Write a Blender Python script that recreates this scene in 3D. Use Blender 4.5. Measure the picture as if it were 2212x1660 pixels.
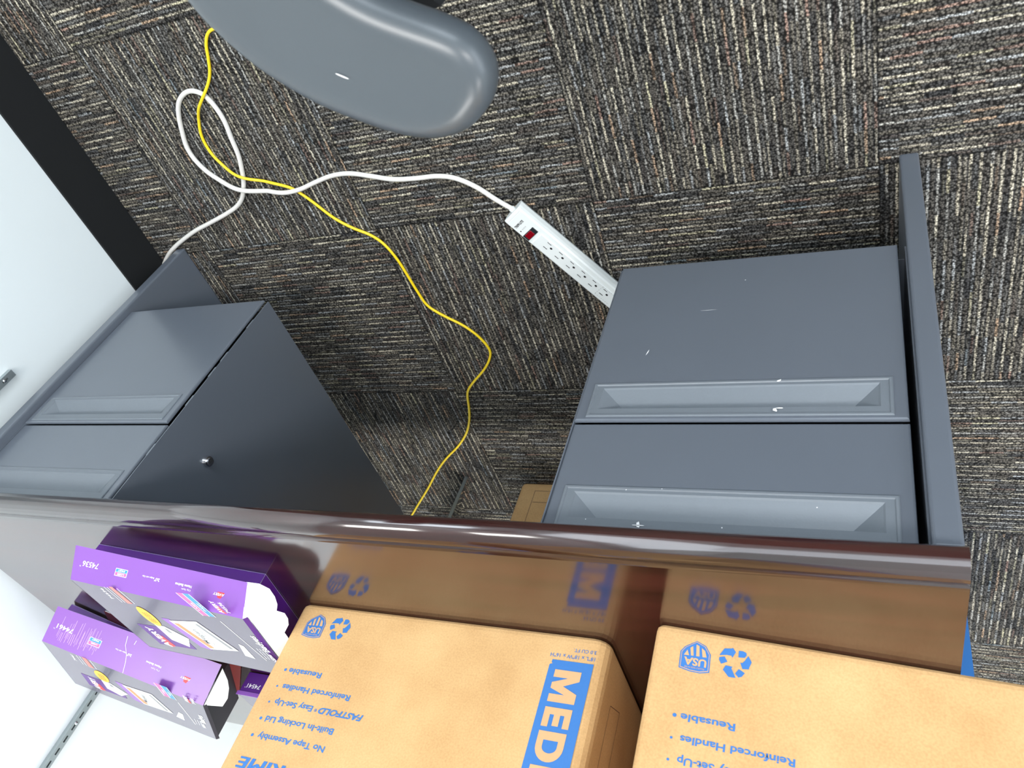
import bpy, bmesh, math, random
from mathutils import Vector, Matrix
random.seed(7)
SC = bpy.context.scene
COL = SC.collection
for o in list(bpy.data.objects): bpy.data.objects.remove(o)

# ------------------------------------------------------------------ camera
cam_d = bpy.data.cameras.new('camera'); cam = bpy.data.objects.new('camera', cam_d); COL.objects.link(cam)
CR = ((-0.9082895929, -0.0232010250, -0.4176981300),
      (0.3053651947, -0.7192271470, -0.6240708364),
      (-0.2859407512, -0.6943875168, 0.6603513181))
M = Matrix(CR).to_4x4(); M.translation = Vector((-1.3508966, -0.2115985, 1.1713576))
cam.matrix_world = M
cam_d.sensor_width = 36.0; cam_d.sensor_fit = 'HORIZONTAL'
cam_d.lens = 36.0 * 1680.55 / 2212.0
cam_d.clip_start = 0.02; cam_d.clip_end = 60
cam_d.dof.use_dof = True; cam_d.dof.focus_distance = 1.12; cam_d.dof.aperture_fstop = 11.0
SC.camera = cam

# ------------------------------------------------------------------ world + exposure
SC.view_settings.view_transform = 'Standard'; SC.view_settings.look = 'None'
SC.view_settings.gamma = 1.0; SC.view_settings.exposure = 0.0
SC.view_settings.use_curve_mapping = False
W = bpy.data.worlds.new('world'); SC.world = W; W.use_nodes = True
W.node_tree.nodes['Background'].inputs[0].default_value = (0.75, 0.88, 1.0, 1)
W.node_tree.nodes['Background'].inputs[1].default_value = 0.6

# ------------------------------------------------------------------ lights (unseen troffers and windows, added to light the room)
def area(name, loc, rot, sx, sy, power, col):
    l = bpy.data.lights.new(name, 'AREA'); l.shape = 'RECTANGLE'; l.size = sx; l.size_y = sy
    l.energy = power; l.color = col
    o = bpy.data.objects.new(name, l); COL.objects.link(o); o.location = loc; o.rotation_euler = rot
    return o
TROFFERS = [(-0.9, -0.9), (-3.1, -0.9), (-0.9, 1.9), (-3.1, 1.9)]
for i, (x, y) in enumerate(TROFFERS):
    area('unseen_ceiling_lamp', (x, y, 2.655), (0, 0, 0), 1.15, 0.55, 40, (1.0, 0.975, 0.94))
area('unseen_window_light', (-4.42, -0.4, 1.55), (0, math.radians(-90), 0), 1.5, 3.0, 36, (0.80, 0.90, 1.0))
area('unseen_window_light', (-1.9, -3.12, 1.72), (math.radians(90), 0, 0), 2.6, 1.15, 66, (0.82, 0.91, 1.0))

# ------------------------------------------------------------------ material helpers
def new_mat(name):
    m = bpy.data.materials.new(name); m.use_nodes = True
    return m, m.node_tree.nodes, m.node_tree.links, m.node_tree.nodes['Principled BSDF']
def plain(name, col, rough=0.5, metal=0.0, ior=1.5, noise=0.0, nscale=40, bump=0.0, coat=0.0):
    m, N, Lk, P = new_mat(name)
    P.inputs['Base Color'].default_value = (*col, 1); P.inputs['Roughness'].default_value = rough
    P.inputs['Metallic'].default_value = metal; P.inputs['IOR'].default_value = ior
    if coat: P.inputs['Coat Weight'].default_value = coat; P.inputs['Coat Roughness'].default_value = 0.08
    if noise or bump:
        tc = N.new('ShaderNodeTexCoord'); n = N.new('ShaderNodeTexNoise'); n.inputs['Scale'].default_value = nscale
        n.inputs['Detail'].default_value = 4; Lk.new(tc.outputs['Object'], n.inputs['Vector'])
        if noise:
            r = N.new('ShaderNodeMapRange'); r.inputs['To Min'].default_value = 1 - noise; r.inputs['To Max'].default_value = 1 + noise
            Lk.new(n.outputs['Fac'], r.inputs['Value'])
            x = N.new('ShaderNodeMix'); x.data_type = 'RGBA'; x.blend_type = 'MULTIPLY'; x.inputs[0].default_value = 1
            x.inputs[6].default_value = (*col, 1); Lk.new(r.outputs[0], x.inputs[7]); Lk.new(x.outputs[2], P.inputs['Base Color'])
        if bump:
            b = N.new('ShaderNodeBump'); b.inputs['Strength'].default_value = bump; b.inputs['Distance'].default_value = 0.0006
            Lk.new(n.outputs['Fac'], b.inputs['Height']); Lk.new(b.outputs[0], P.inputs['Normal'])
    return m

M_WALL = plain('wall_paint', (0.80, 0.86, 0.88), 0.55, noise=0.015, nscale=3, bump=0.15)
M_CEIL = plain('ceiling_paint', (0.8, 0.8, 0.78), 0.8, noise=0.05, nscale=60)
M_BASE = plain('rubber_base', (0.002, 0.003, 0.004), 0.8, noise=0.05)
M_STEEL = plain('grey_enamel', (0.112, 0.130, 0.160), 0.28, noise=0.04, nscale=9, bump=0.08, ior=1.8)
M_GAPSHADE = plain('gap_shade', (0.006, 0.008, 0.012), 0.5, noise=0.05)  # near-black body colour carries the shade in the drawer gaps
M_PULL = plain('grey_pull_plastic', (0.150, 0.172, 0.198), 0.42, noise=0.03, nscale=400, bump=0.2)
M_CHROME = plain('chrome', (0.75, 0.75, 0.78), 0.12, metal=1.0, noise=0.02)
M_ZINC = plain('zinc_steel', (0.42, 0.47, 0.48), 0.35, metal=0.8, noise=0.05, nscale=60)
M_SLOT = plain('slot_shadow', (0.03, 0.035, 0.035), 0.6, noise=0.05)
M_WCORD = plain('white_vinyl', (0.78, 0.76, 0.72), 0.4, noise=0.03, nscale=30)
M_YCORD = plain('yellow_vinyl', (1.0, 0.72, 0.02), 0.35, noise=0.03, nscale=30)
M_STRIP = plain('white_plastic', (0.82, 0.86, 0.86), 0.38, noise=0.015, nscale=20)
M_INK = plain('black_ink', (0.02, 0.02, 0.022), 0.5, noise=0.02)
M_REDSW = plain('red_rocker', (0.22, 0.002, 0.008), 0.15, noise=0.02)
M_SWB = plain('switch_bezel', (0.02, 0.025, 0.03), 0.3, noise=0.02)
M_PAD = plain('armrest_polyurethane', (0.062, 0.074, 0.086), 0.32, noise=0.06, nscale=14, bump=0.1)
M_FAB = plain('black_fabric', (0.012, 0.014, 0.02), 0.9, noise=0.3, nscale=500, bump=0.4)
M_BLKP = plain('black_plastic', (0.015, 0.016, 0.018), 0.4, noise=0.05)
M_BIN = plain('blue_plastic', (0.045, 0.20, 0.55), 0.4, noise=0.02)
M_GLB = plain('glossy_black', (0.008, 0.010, 0.012), 0.06, noise=0.02, ior=1.7)
M_BLUE = plain('blue_ink', (0.043, 0.180, 0.50), 0.6, noise=0.05, nscale=300)
M_PUR = plain('purple_card', (0.245, 0.085, 0.43), 0.30, noise=0.05, nscale=6, ior=1.55)
M_PURD = plain('deep_purple_card', (0.085, 0.010, 0.21), 0.35, noise=0.05, nscale=6)
M_BLKC = plain('black_card', (0.012, 0.006, 0.013), 0.5, ior=1.25, noise=0.05)
M_CARDW = plain('white_card', (0.88, 0.92, 0.93), 0.6, noise=0.01)
M_FACE = plain('charcoal_purple_card', (0.075, 0.055, 0.105), 0.22, noise=0.06, nscale=5, ior=1.6, coat=0.45)
M_WINK = plain('white_ink', (0.88, 0.88, 0.90), 0.4, noise=0.01)
M_PINK = plain('pink_ink', (0.80, 0.12, 0.35), 0.4, noise=0.02)
M_SKY = plain('sky_ink', (0.04, 0.28, 0.62), 0.4, noise=0.02)
M_RED = plain('red_ink', (0.75, 0.04, 0.05), 0.4, noise=0.02)
M_SALM = plain('salmon_ink', (0.75, 0.20, 0.17), 0.4, noise=0.02)
M_ORNG = plain('orange_ink', (0.80, 0.25, 0.10), 0.4, noise=0.02)
M_YEL = plain('yellow_ink', (0.85, 0.50, 0.04), 0.4, noise=0.05, nscale=200)
M_GREYI = plain('grey_ink', (0.25, 0.26, 0.27), 0.4, noise=0.02)
M_BOOK = plain('maroon_cover', (0.20, 0.022, 0.018), 0.4, noise=0.1, nscale=20)
M_LINE = plain('brown_line', (0.10, 0.055, 0.04), 0.7, noise=0.02)
M_LAMP, _N, _L, _P = new_mat('lamp_diffuser')
_P.inputs['Emission Color'].default_value = (1, 0.98, 0.95, 1); _P.inputs['Emission Strength'].default_value = 2.0
M_SKYP, _N, _L, _P = new_mat('unseen_window_glow')  # glow for the panes of the added windows
_P.inputs['Emission Color'].default_value = (0.8, 0.9, 1, 1); _P.inputs['Emission Strength'].default_value = 1.5

def mat_kraft():
    m, N, Lk, P = new_mat('kraft_cardboard'); P.inputs['Roughness'].default_value = 0.85
    tc = N.new('ShaderNodeTexCoord')
    n1 = N.new('ShaderNodeTexNoise'); n1.inputs['Scale'].default_value = 14; n1.inputs['Detail'].default_value = 5
    n2 = N.new('ShaderNodeTexNoise'); n2.inputs['Scale'].default_value = 420; n2.inputs['Detail'].default_value = 2
    Lk.new(tc.outputs['Object'], n1.inputs['Vector']); Lk.new(tc.outputs['Object'], n2.inputs['Vector'])
    r = N.new('ShaderNodeValToRGB'); r.color_ramp.elements[0].position = 0.3; r.color_ramp.elements[1].position = 0.72
    r.color_ramp.elements[0].color = (0.585, 0.345, 0.145, 1); r.color_ramp.elements[1].color = (0.70, 0.440, 0.200, 1)
    Lk.new(n1.outputs['Fac'], r.inputs[0])
    r2 = N.new('ShaderNodeValToRGB'); r2.color_ramp.elements[0].position = 0.30; r2.color_ramp.elements[1].position = 0.66
    r2.color_ramp.elements[0].color = (0.86, 0.83, 0.80, 1); r2.color_ramp.elements[1].color = (1.05, 1.06, 1.08, 1)
    Lk.new(n2.outputs['Fac'], r2.inputs[0])
    x = N.new('ShaderNodeMix'); x.data_type = 'RGBA'; x.blend_type = 'MULTIPLY'; x.inputs[0].default_value = 0.65
    Lk.new(r.outputs[0], x.inputs[6]); Lk.new(r2.outputs[0], x.inputs[7]); Lk.new(x.outputs[2], P.inputs['Base Color'])
    b = N.new('ShaderNodeBump'); b.inputs['Strength'].default_value = 0.25; b.inputs['Distance'].default_value = 0.0015
    Lk.new(n1.outputs['Fac'], b.inputs['Height']); Lk.new(b.outputs[0], P.inputs['Normal'])
    return m
M_KRAFT = mat_kraft()
M_KRAFTP = plain('kraft_paper', (0.66, 0.39, 0.195), 0.85, noise=0.06, nscale=300)

def mat_wood():
    m, N, Lk, P = new_mat('mahogany_laminate')
    P.inputs['Roughness'].default_value = 0.16; P.inputs['IOR'].default_value = 1.6
    P.inputs['Coat Weight'].default_value = 1.0; P.inputs['Coat Roughness'].default_value = 0.10; P.inputs['Coat IOR'].default_value = 1.5
    tc = N.new('ShaderNodeTexCoord'); mp = N.new('ShaderNodeMapping'); mp.inputs['Scale'].default_value = (1.2, 14, 14)
    Lk.new(tc.outputs['Object'], mp.inputs['Vector'])
    n1 = N.new('ShaderNodeTexNoise'); n1.inputs['Scale'].default_value = 1.6; n1.inputs['Detail'].default_value = 6; n1.inputs['Distortion'].default_value = 1.2
    Lk.new(mp.outputs[0], n1.inputs['Vector'])
    mp2 = N.new('ShaderNodeMapping'); mp2.inputs['Scale'].default_value = (4, 160, 160); Lk.new(tc.outputs['Object'], mp2.inputs['Vector'])
    n2 = N.new('ShaderNodeTexNoise'); n2.inputs['Scale'].default_value = 2; n2.inputs['Detail'].default_value = 3
    Lk.new(mp2.outputs[0], n2.inputs['Vector'])
    r = N.new('ShaderNodeValToRGB'); e = r.color_ramp.elements
    e[0].position = 0.32; e[0].color = (0.010, 0.0018, 0.0022, 1); e[1].position = 0.72; e[1].color = (0.050, 0.011, 0.009, 1)
    Lk.new(n1.outputs['Fac'], r.inputs[0])
    rr = N.new('ShaderNodeMapRange'); rr.inputs['To Min'].default_value = 0.7; rr.inputs['To Max'].default_value = 1.25
    Lk.new(n2.outputs['Fac'], rr.inputs['Value'])
    x = N.new('ShaderNodeMix'); x.data_type = 'RGBA'; x.blend_type = 'MULTIPLY'; x.inputs[0].default_value = 1
    Lk.new(r.outputs[0], x.inputs[6]); Lk.new(rr.outputs[0], x.inputs[7]); Lk.new(x.outputs[2], P.inputs['Base Color'])
    return m
M_WOOD = mat_wood()

T = 0.4572
def mat_carpet():
    m, N, Lk, P = new_mat('striped_loop_carpet'); P.inputs['Roughness'].default_value = 0.95; P.inputs['Specular IOR Level'].default_value = 0.15
    def mth(op, a, b=None, c=None):
        n = N.new('ShaderNodeMath'); n.operation = op
        for i, v in enumerate((a, b, c)):
            if v is None: continue
            if isinstance(v, (int, float)): n.inputs[i].default_value = v
            else: Lk.new(v, n.inputs[i])
        return n.outputs[0]
    def comb(a, b, c):
        n = N.new('ShaderNodeCombineXYZ')
        for i, v in enumerate((a, b, c)):
            if isinstance(v, (int, float)): n.inputs[i].default_value = v
            else: Lk.new(v, n.inputs[i])
        return n.outputs[0]
    def white(v):
        n = N.new('ShaderNodeTexWhiteNoise'); n.noise_dimensions = '3D'; Lk.new(v, n.inputs['Vector']); return n
    def lerp(a, b, f): return mth('ADD', a, mth('MULTIPLY', mth('SUBTRACT', b, a), f))
    tc = N.new('ShaderNodeTexCoord'); sp = N.new('ShaderNodeSeparateXYZ'); Lk.new(tc.outputs['Object'], sp.inputs[0])
    wn = N.new('ShaderNodeTexNoise'); wn.inputs['Scale'].default_value = 120; wn.inputs['Detail'].default_value = 1
    Lk.new(tc.outputs['Object'], wn.inputs['Vector']); ws = N.new('ShaderNodeSeparateColor'); Lk.new(wn.outputs['Color'], ws.inputs[0])
    X = mth('DIVIDE', sp.outputs[0], T); Y = mth('DIVIDE', sp.outputs[1], T)
    I = mth('FLOOR', X); J = mth('FLOOR', Y); fx = mth('FRACT', X); fy = mth('FRACT', Y)
    par = mth('FLOORED_MODULO', mth('ADD', I, J), 2.0)
    u = lerp(fx, fy, par); v = lerp(fy, fx, par)
    vw = mth('ADD', v, mth('MULTIPLY', mth('SUBTRACT', ws.outputs[0], 0.5), 0.0060))
    NR = 66.0
    vr = mth('MULTIPLY', vw, NR); row = mth('FLOOR', vr); fr = mth('FRACT', vr)
    tile = mth('ADD', mth('MULTIPLY', I, 17.3), mth('MULTIPLY', J, 5.7))
    w1 = white(comb(mth('FLOOR', mth('DIVIDE', row, 5.0)), tile, 1.5))
    w2 = white(comb(row, tile, 8.1))
    ur = mth('ADD', mth('MULTIPLY', u, 11.0), mth('ADD', mth('MULTIPLY', w1.outputs[0], 0.8), mth('MULTIPLY', w2.outputs[0], 0.35)))
    ur = mth('ADD', ur, mth('MULTIPLY', mth('SUBTRACT', ws.outputs[1], 0.5), 0.06))
    seg = mth('FLOOR', ur)
    wc = white(comb(row, seg, tile)); rs = N.new('ShaderNodeSeparateColor'); Lk.new(wc.outputs['Color'], rs.inputs[0])
    even = mth('LESS_THAN', mth('FLOORED_MODULO', row, 2.0), 0.5)
    # line profile across the row
    d = mth('ABSOLUTE', mth('SUBTRACT', fr, 0.5))
    prof = N.new('ShaderNodeMapRange'); prof.interpolation_type = 'SMOOTHSTEP'
    prof.inputs['From Min'].default_value = 0.44; prof.inputs['From Max'].default_value = 0.10
    prof.inputs['To Min'].default_value = 0; prof.inputs['To Max'].default_value = 1; Lk.new(d, prof.inputs['Value'])
    # brightness of the dash: strong on even rows, faint on odd ones
    st_e = mth('MULTIPLY', mth('POWER', rs.outputs[1], 0.6), 0.95)
    st_o = mth('MULTIPLY', mth('POWER', rs.outputs[1], 1.6), 0.34)
    st = lerp(st_o, st_e, even)
    cr = N.new('ShaderNodeValToRGB'); cr.color_ramp.interpolation = 'CONSTANT'; e = cr.color_ramp.elements
    pal = [(0, (0.50, 0.45, 0.35)), (0.26, (0.38, 0.37, 0.34)), (0.48, (0.58, 0.53, 0.42)), (0.68, (0.44, 0.31, 0.21)),
           (0.75, (0.36, 0.37, 0.37)), (0.88, (0.50, 0.46, 0.32)), (0.94, (0.30, 0.20, 0.16)), (0.985, (0.22, 0.26, 0.28))]
    e[0].position = 0; e[0].color = (*pal[0][1], 1); e[1].position = pal[1][0]; e[1].color = (*pal[1][1], 1)
    for p_, c_ in pal[2:]:
        k = e.new(p_); k.color = (*c_, 1)
    Lk.new(rs.outputs[0], cr.inputs[0])
    dk = N.new('ShaderNodeValToRGB'); dk.color_ramp.elements[0].color = (0.038, 0.038, 0.039, 1); dk.color_ramp.elements[1].color = (0.084, 0.075, 0.065, 1)
    Lk.new(rs.outputs[2], dk.inputs[0])
    mx = N.new('ShaderNodeMix'); mx.data_type = 'RGBA'; Lk.new(mth('MULTIPLY', prof.outputs[0], st), mx.inputs[0])
    Lk.new(dk.outputs[0], mx.inputs[6]); Lk.new(cr.outputs[0], mx.inputs[7])
    vo = N.new('ShaderNodeTexVoronoi'); vo.inputs['Scale'].default_value = 290; Lk.new(tc.outputs['Object'], vo.inputs['Vector'])
    vr2 = N.new('ShaderNodeMapRange'); vr2.inputs['From Min'].default_value = 0.1; vr2.inputs['From Max'].default_value = 0.75
    vr2.inputs['To Min'].default_value = 1.85; vr2.inputs['To Max'].default_value = 0.16; Lk.new(vo.outputs['Distance'], vr2.inputs['Value'])
    m2 = N.new('ShaderNodeMix'); m2.data_type = 'RGBA'; m2.blend_type = 'MULTIPLY'; m2.inputs[0].default_value = 1
    Lk.new(mx.outputs[2], m2.inputs[6]); Lk.new(vr2.outputs[0], m2.inputs[7])
    # thin dark joints between tiles
    ed = mth('MINIMUM', mth('MINIMUM', fx, mth('SUBTRACT', 1.0, fx)), mth('MINIMUM', fy, mth('SUBTRACT', 1.0, fy)))
    jt = N.new('ShaderNodeMapRange'); jt.inputs['From Min'].default_value = 0.0; jt.inputs['From Max'].default_value = 0.006
    jt.inputs['To Min'].default_value = 0.35; jt.inputs['To Max'].default_value = 1.0; Lk.new(ed, jt.inputs['Value'])
    m3 = N.new('ShaderNodeMix'); m3.data_type = 'RGBA'; m3.blend_type = 'MULTIPLY'; m3.inputs[0].default_value = 1
    Lk.new(m2.outputs[2], m3.inputs[6]); Lk.new(jt.outputs[0], m3.inputs[7]); Lk.new(m3.outputs[2], P.inputs['Base Color'])
    h = mth('SUBTRACT', mth('MULTIPLY', prof.outputs[0], 0.6), mth('MULTIPLY', vo.outputs['Distance'], 1.0))
    b = N.new('ShaderNodeBump'); b.inputs['Strength'].default_value = 0.7; b.inputs['Distance'].default_value = 0.0022
    Lk.new(h, b.inputs['Height']); Lk.new(b.outputs[0], P.inputs['Normal'])
    return m
M_CARPET = mat_carpet()

# ------------------------------------------------------------------ object helpers
def tag(o, label=None, cat=None, group=None, kind=None):
    if label: o['label'] = label
    if cat: o['category'] = cat
    if group: o['group'] = group
    if kind: o['kind'] = kind
    return o
def thing(name, loc, label, cat, group=None):
    o = bpy.data.objects.new(name, None); COL.objects.link(o); o.location = loc; o.empty_display_size = 0.05
    return tag(o, label, cat, group)
def origin_of(p):
    v = Vector((0, 0, 0))
    while p is not None:
        v += p.location; p = p.parent
    return v
def link(name, me, mats, parent=None, origin=None, smooth=False):
    """world-space mesh data -> object (child coordinates are relative to its parent)"""
    o = bpy.data.objects.new(name, me); COL.objects.link(o)
    if not isinstance(mats, (list, tuple)): mats = [mats]
    for m in mats: me.materials.append(m)
    base = origin_of(parent) if parent else Vector((0, 0, 0))
    if origin is None:
        cs = [v.co for v in me.vertices]
        lo = Vector([min(c[i] for c in cs) for i in range(3)]); hi = Vector([max(c[i] for c in cs) for i in range(3)])
        origin = Vector(((lo.x + hi.x) / 2, (lo.y + hi.y) / 2, lo.z))
    origin = Vector(origin)
    me.transform(Matrix.Translation(-origin))
    o.location = origin - base
    if parent: o.parent = parent
    if smooth:
        for p in me.polygons: p.use_smooth = True
    return o
def from_bm(bm, recalc=True):
    if recalc: bmesh.ops.recalc_face_normals(bm, faces=bm.faces)
    me = bpy.data.meshes.new('m'); bm.to_mesh(me); bm.free(); return me
def bm_box(bm, lo, hi, bev=0.0, seg=2, mi=0, mat=None):
    r = bmesh.ops.create_cube(bm, size=1)
    vs = r['verts']
    for v in vs:
        v.co = Vector([lo[i] + (hi[i] - lo[i]) * (v.co[i] + 0.5) for i in range(3)])
    fs = list({f for v in vs for f in v.link_faces})
    for f in fs: f.material_index = mi
    if bev > 0:
        es = list({e for v in vs for e in v.link_edges})
        g = bmesh.ops.bevel(bm, geom=es, offset=bev, segments=seg, affect='EDGES', profile=0.5)
        vs = list({v for f in g['faces'] for v in f.verts} | {v for v in vs if v.is_valid})
    if mat is not None:
        bmesh.ops.transform(bm, matrix=mat, verts=[v for v in vs if v.is_valid])
def box(name, lo, hi, mat, parent=None, bev=0.0, seg=2, M4=None, origin=None):
    bm = bmesh.new(); bm_box(bm, lo, hi, bev, seg); me = from_bm(bm)
    if M4 is not None: me.transform(M4)
    return link(name, me, mat, parent, origin)
def pyd(name, verts, faces, mat, parent=None, mis=None, smooth=False):
    me = bpy.data.meshes.new('m'); me.from_pydata([tuple(v) for v in verts], [], faces)
    o = link(name, me, mat, parent, smooth=smooth)
    if mis:
        for p, k in zip(me.polygons, mis): p.material_index = k
    return o
def panel_bm(bm, pts, t, mi=0, mi_back=None):
    """sheet of thickness t from a planar outline; front on the outline, thickness goes behind it"""
    pts = [Vector(p) for p in pts]; n = Vector((0, 0, 0))
    for i in range(len(pts)):
        a, b = pts[i], pts[(i + 1) % len(pts)]; n += a.cross(b)
    n.normalize(); k = len(pts)
    f = [bm.verts.new(p) for p in pts]; b = [bm.verts.new(p - n * t) for p in pts]
    a = bm.faces.new(f); a.material_index = mi
    c = bm.faces.new(b[::-1]); c.material_index = mi if mi_back is None else mi_back
    for i in range(k):
        q = bm.faces.new((f[i], b[i], b[(i + 1) % k], f[(i + 1) % k])); q.material_index = mi if mi_back is None else mi_back
def panel(name, pts, t, mats, parent=None, mi_back=None):
    bm = bmesh.new(); panel_bm(bm, pts, t, 0, mi_back); return link(name, from_bm(bm, False), mats, parent)
def crom(pts, n=6, closed=False):
    P = [Vector(p) for p in pts]; out = []
    L = len(P)
    for i in range(L if closed else L - 1):
        if closed: a, b, c, d = P[i - 1], P[i], P[(i + 1) % L], P[(i + 2) % L]
        else: a, b, c, d = P[max(i - 1, 0)], P[i], P[i + 1], P[min(i + 2, L - 1)]
        for k in range(n):
            t = k / n
            out.append(0.5 * ((2 * b) + (c - a) * t + (2 * a - 5 * b + 4 * c - d) * t * t + (3 * b - a - 3 * c + d) * t ** 3))
    if not closed: out.append(P[-1])
    return out
def tube_bm(bm, path, r, sides=12):
    rings = []; up = Vector((0, 0, 1)); prev = None
    for i, p in enumerate(path):
        t = (path[min(i + 1, len(path) - 1)] - path[max(i - 1, 0)]).normalized()
        s = t.cross(up)
        if s.length < 1e-3: s = prev or Vector((1, 0, 0))
        s.normalize(); prev = s; q = s.cross(t)
        rr = r(i) if callable(r) else r
        rings.append([bm.verts.new(p + (s * math.cos(a) + q * math.sin(a)) * rr) for a in [2 * math.pi * k / sides for k in range(sides)]])
    for a, b in zip(rings, rings[1:]):
        for k in range(sides):
            bm.faces.new((a[k], a[(k + 1) % sides], b[(k + 1) % sides], b[k]))
    bm.faces.new(rings[0][::-1]); bm.faces.new(rings[-1])
def smooth_path(p, it=2):
    for _ in range(it):
        p = [p[0]] + [(p[i - 1] + p[i] * 2 + p[i + 1]) / 4 for i in range(1, len(p) - 1)] + [p[-1]]
    return p

# flat print on a face: O origin, U reading direction, V letter-up, N outward normal
def frame(O, U, V):
    U = Vector(U).normalized(); V = Vector(V); V = (V - U * V.dot(U)).normalized(); Nn = U.cross(V)
    return Matrix(((U.x, V.x, Nn.x, O[0]), (U.y, V.y, Nn.y, O[1]), (U.z, V.z, Nn.z, O[2]), (0, 0, 0, 1)))
def text(body, fr, x, y, h, mat, parent, w=None, bold=0.0, shear=0.0, align='LEFT', lift=0.00035, name='printed_text', mirror=False):
    c = bpy.data.curves.new('t', 'FONT'); c.body = body; c.size = 1.0; c.shear = shear; c.offset = bold
    c.resolution_u = 3; c.extrude = 0.0
    tmp = bpy.data.objects.new('t', c); COL.objects.link(tmp)
    bpy.context.view_layer.update()
    me = bpy.data.meshes.new_from_object(tmp.evaluated_get(bpy.context.evaluated_depsgraph_get()))
    bpy.data.objects.remove(tmp); bpy.data.curves.remove(c)
    xs = [v.co.x for v in me.vertices]
    x0, x1 = min(xs), max(xs); sy = h / 0.73       # cap height of the built-in face is about 0.73
    sx = (w / (x1 - x0)) if w else sy
    off = {'LEFT': x0, 'RIGHT': x1, 'CENTER': (x0 + x1) / 2}[align]
    for v in me.vertices: v.co = Vector(((v.co.x - off) * sx + x, v.co.y * sy + y, lift))
    me.transform(fr)
    return link(name, me, mat, parent)
def poly(pts, fr, mat, parent, lift=0.0003, name='printed_mark'):
    me = bpy.data.meshes.new('m'); n = len(pts)
    a = sum(pts[i][0] * pts[(i + 1) % n][1] - pts[(i + 1) % n][0] * pts[i][1] for i in range(n))
    if a < 0: pts = pts[::-1]
    me.from_pydata([(p[0], p[1], lift) for p in pts], [], [tuple(range(n))]); me.transform(fr)
    return link(name, me, mat, parent)
def polys(lst, fr, mat, parent, lift=0.0003, name='printed_mark'):
    vs, fs = [], []
    for pts in lst:
        n = len(pts); a = sum(pts[i][0] * pts[(i + 1) % n][1] - pts[(i + 1) % n][0] * pts[i][1] for i in range(n))
        if a < 0: pts = pts[::-1]
        fs.append(tuple(range(len(vs), len(vs) + n))); vs += [(p[0], p[1], lift) for p in pts]
    me = bpy.data.meshes.new('m'); me.from_pydata(vs, [], fs); me.transform(fr)
    return link(name, me, mat, parent)

# ------------------------------------------------------------------ room shell
XW, XL, YB, YF, ZC = 0.152, -4.5, -3.2, 3.6, 2.7
def struct(o): o['kind'] = 'structure'; return o
struct(box('floor', (XL - .1, YB - .1, -0.1), (XW + .1, YF + .1, 0.0), M_CARPET, origin=(0, 0, 0)))
struct(box('ceiling', (XL - .1, YB - .1, ZC), (XW + .1, YF + .1, ZC + .1), M_CEIL))
struct(box('wall_right', (XW, YB, 0), (XW + .1, YF, ZC), M_WALL))
struct(box('wall_left', (XL - .1, YB, 0), (XL, YF, ZC), M_WALL))
struct(box('wall_front', (XL, YF, 0), (XW, YF + .1, ZC), M_WALL))
struct(box('wall_back', (XL, YB - .1, 0), (XW, YB, ZC), M_WALL))
bm = bmesh.new(); bm_box(bm, (XW - .005, YB, 0.0), (XW, YF, 0.108), 0.0015)
struct(link('baseboard_right', from_bm(bm), M_BASE))
struct(box('baseboard_left', (XL, YB, 0), (XL + .005, YF, .108), M_BASE))
struct(box('baseboard_front', (XL, YF - .005, 0), (XW, YF, .108), M_BASE))
struct(box('baseboard_back', (XL, YB, 0), (XW, YB + .005, .108), M_BASE))
def win(name, lo, hi, axis):
    bm = bmesh.new(); t = 0.05
    a = 1 if axis == 'x' else 0
    def seg(l, h): bm_box(bm, l, h, 0.004)
    l = list(lo); h = list(hi)
    h1 = h[:]; h1[2] = l[2] + t; seg(l, h1)
    l1 = l[:]; l1[2] = h[2] - t; seg(l1, h)
    h1 = h[:]; h1[a] = l[a] + t; seg(l, h1)
    l1 = l[:]; l1[a] = h[a] - t; seg(l1, h)
    return struct(link(name, from_bm(bm), M_WALL))
w1 = win('unseen_window_1', (XL, -1.95, 0.78), (XL + .05, 1.15, 2.32), 'x')  # both windows are out of view, added to bring in daylight
link('pane', (lambda b: (bm_box(b, (XL, -1.9, .83), (XL + .01, 1.1, 2.27)), from_bm(b))[1])(bmesh.new()), M_SKYP, w1)
w2 = win('unseen_window_2', (-3.25, YB, 0.83), (-0.55, YB + .05, 2.27), 'y')
link('pane', (lambda b: (bm_box(b, (-3.2, YB, .88), (-0.6, YB + .01, 2.22)), from_bm(b))[1])(bmesh.new()), M_SKYP, w2)
for i, (x, y) in enumerate(TROFFERS):
    t = thing('unseen_ceiling_light', (x, y, 2.66), 'unseen recessed white ceiling troffer ' + ('behind the chair, nearer the bare wall', 'behind the chair, nearer the added window', 'beyond the desk, nearer the bare wall', 'beyond the desk, farther from the bare wall')[i], 'ceiling light', 'unseen ceiling troffers')  # troffers out of view, added as overhead light sources
    bm = bmesh.new()
    for l, h in (((x - .61, y - .31, 2.66), (x + .61, y - .28, 2.70)), ((x - .61, y + .28, 2.66), (x + .61, y + .31, 2.70)),
                 ((x - .61, y - .28, 2.66), (x - .58, y + .28, 2.70)), ((x + .58, y - .28, 2.66), (x + .61, y + .28, 2.70))): bm_box(bm, l, h)
    link('frame', from_bm(bm), M_CEIL, t)
    box('diffuser', (x - .58, y - .28, 2.68), (x + .58, y + .28, 2.70), M_LAMP, t)

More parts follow.
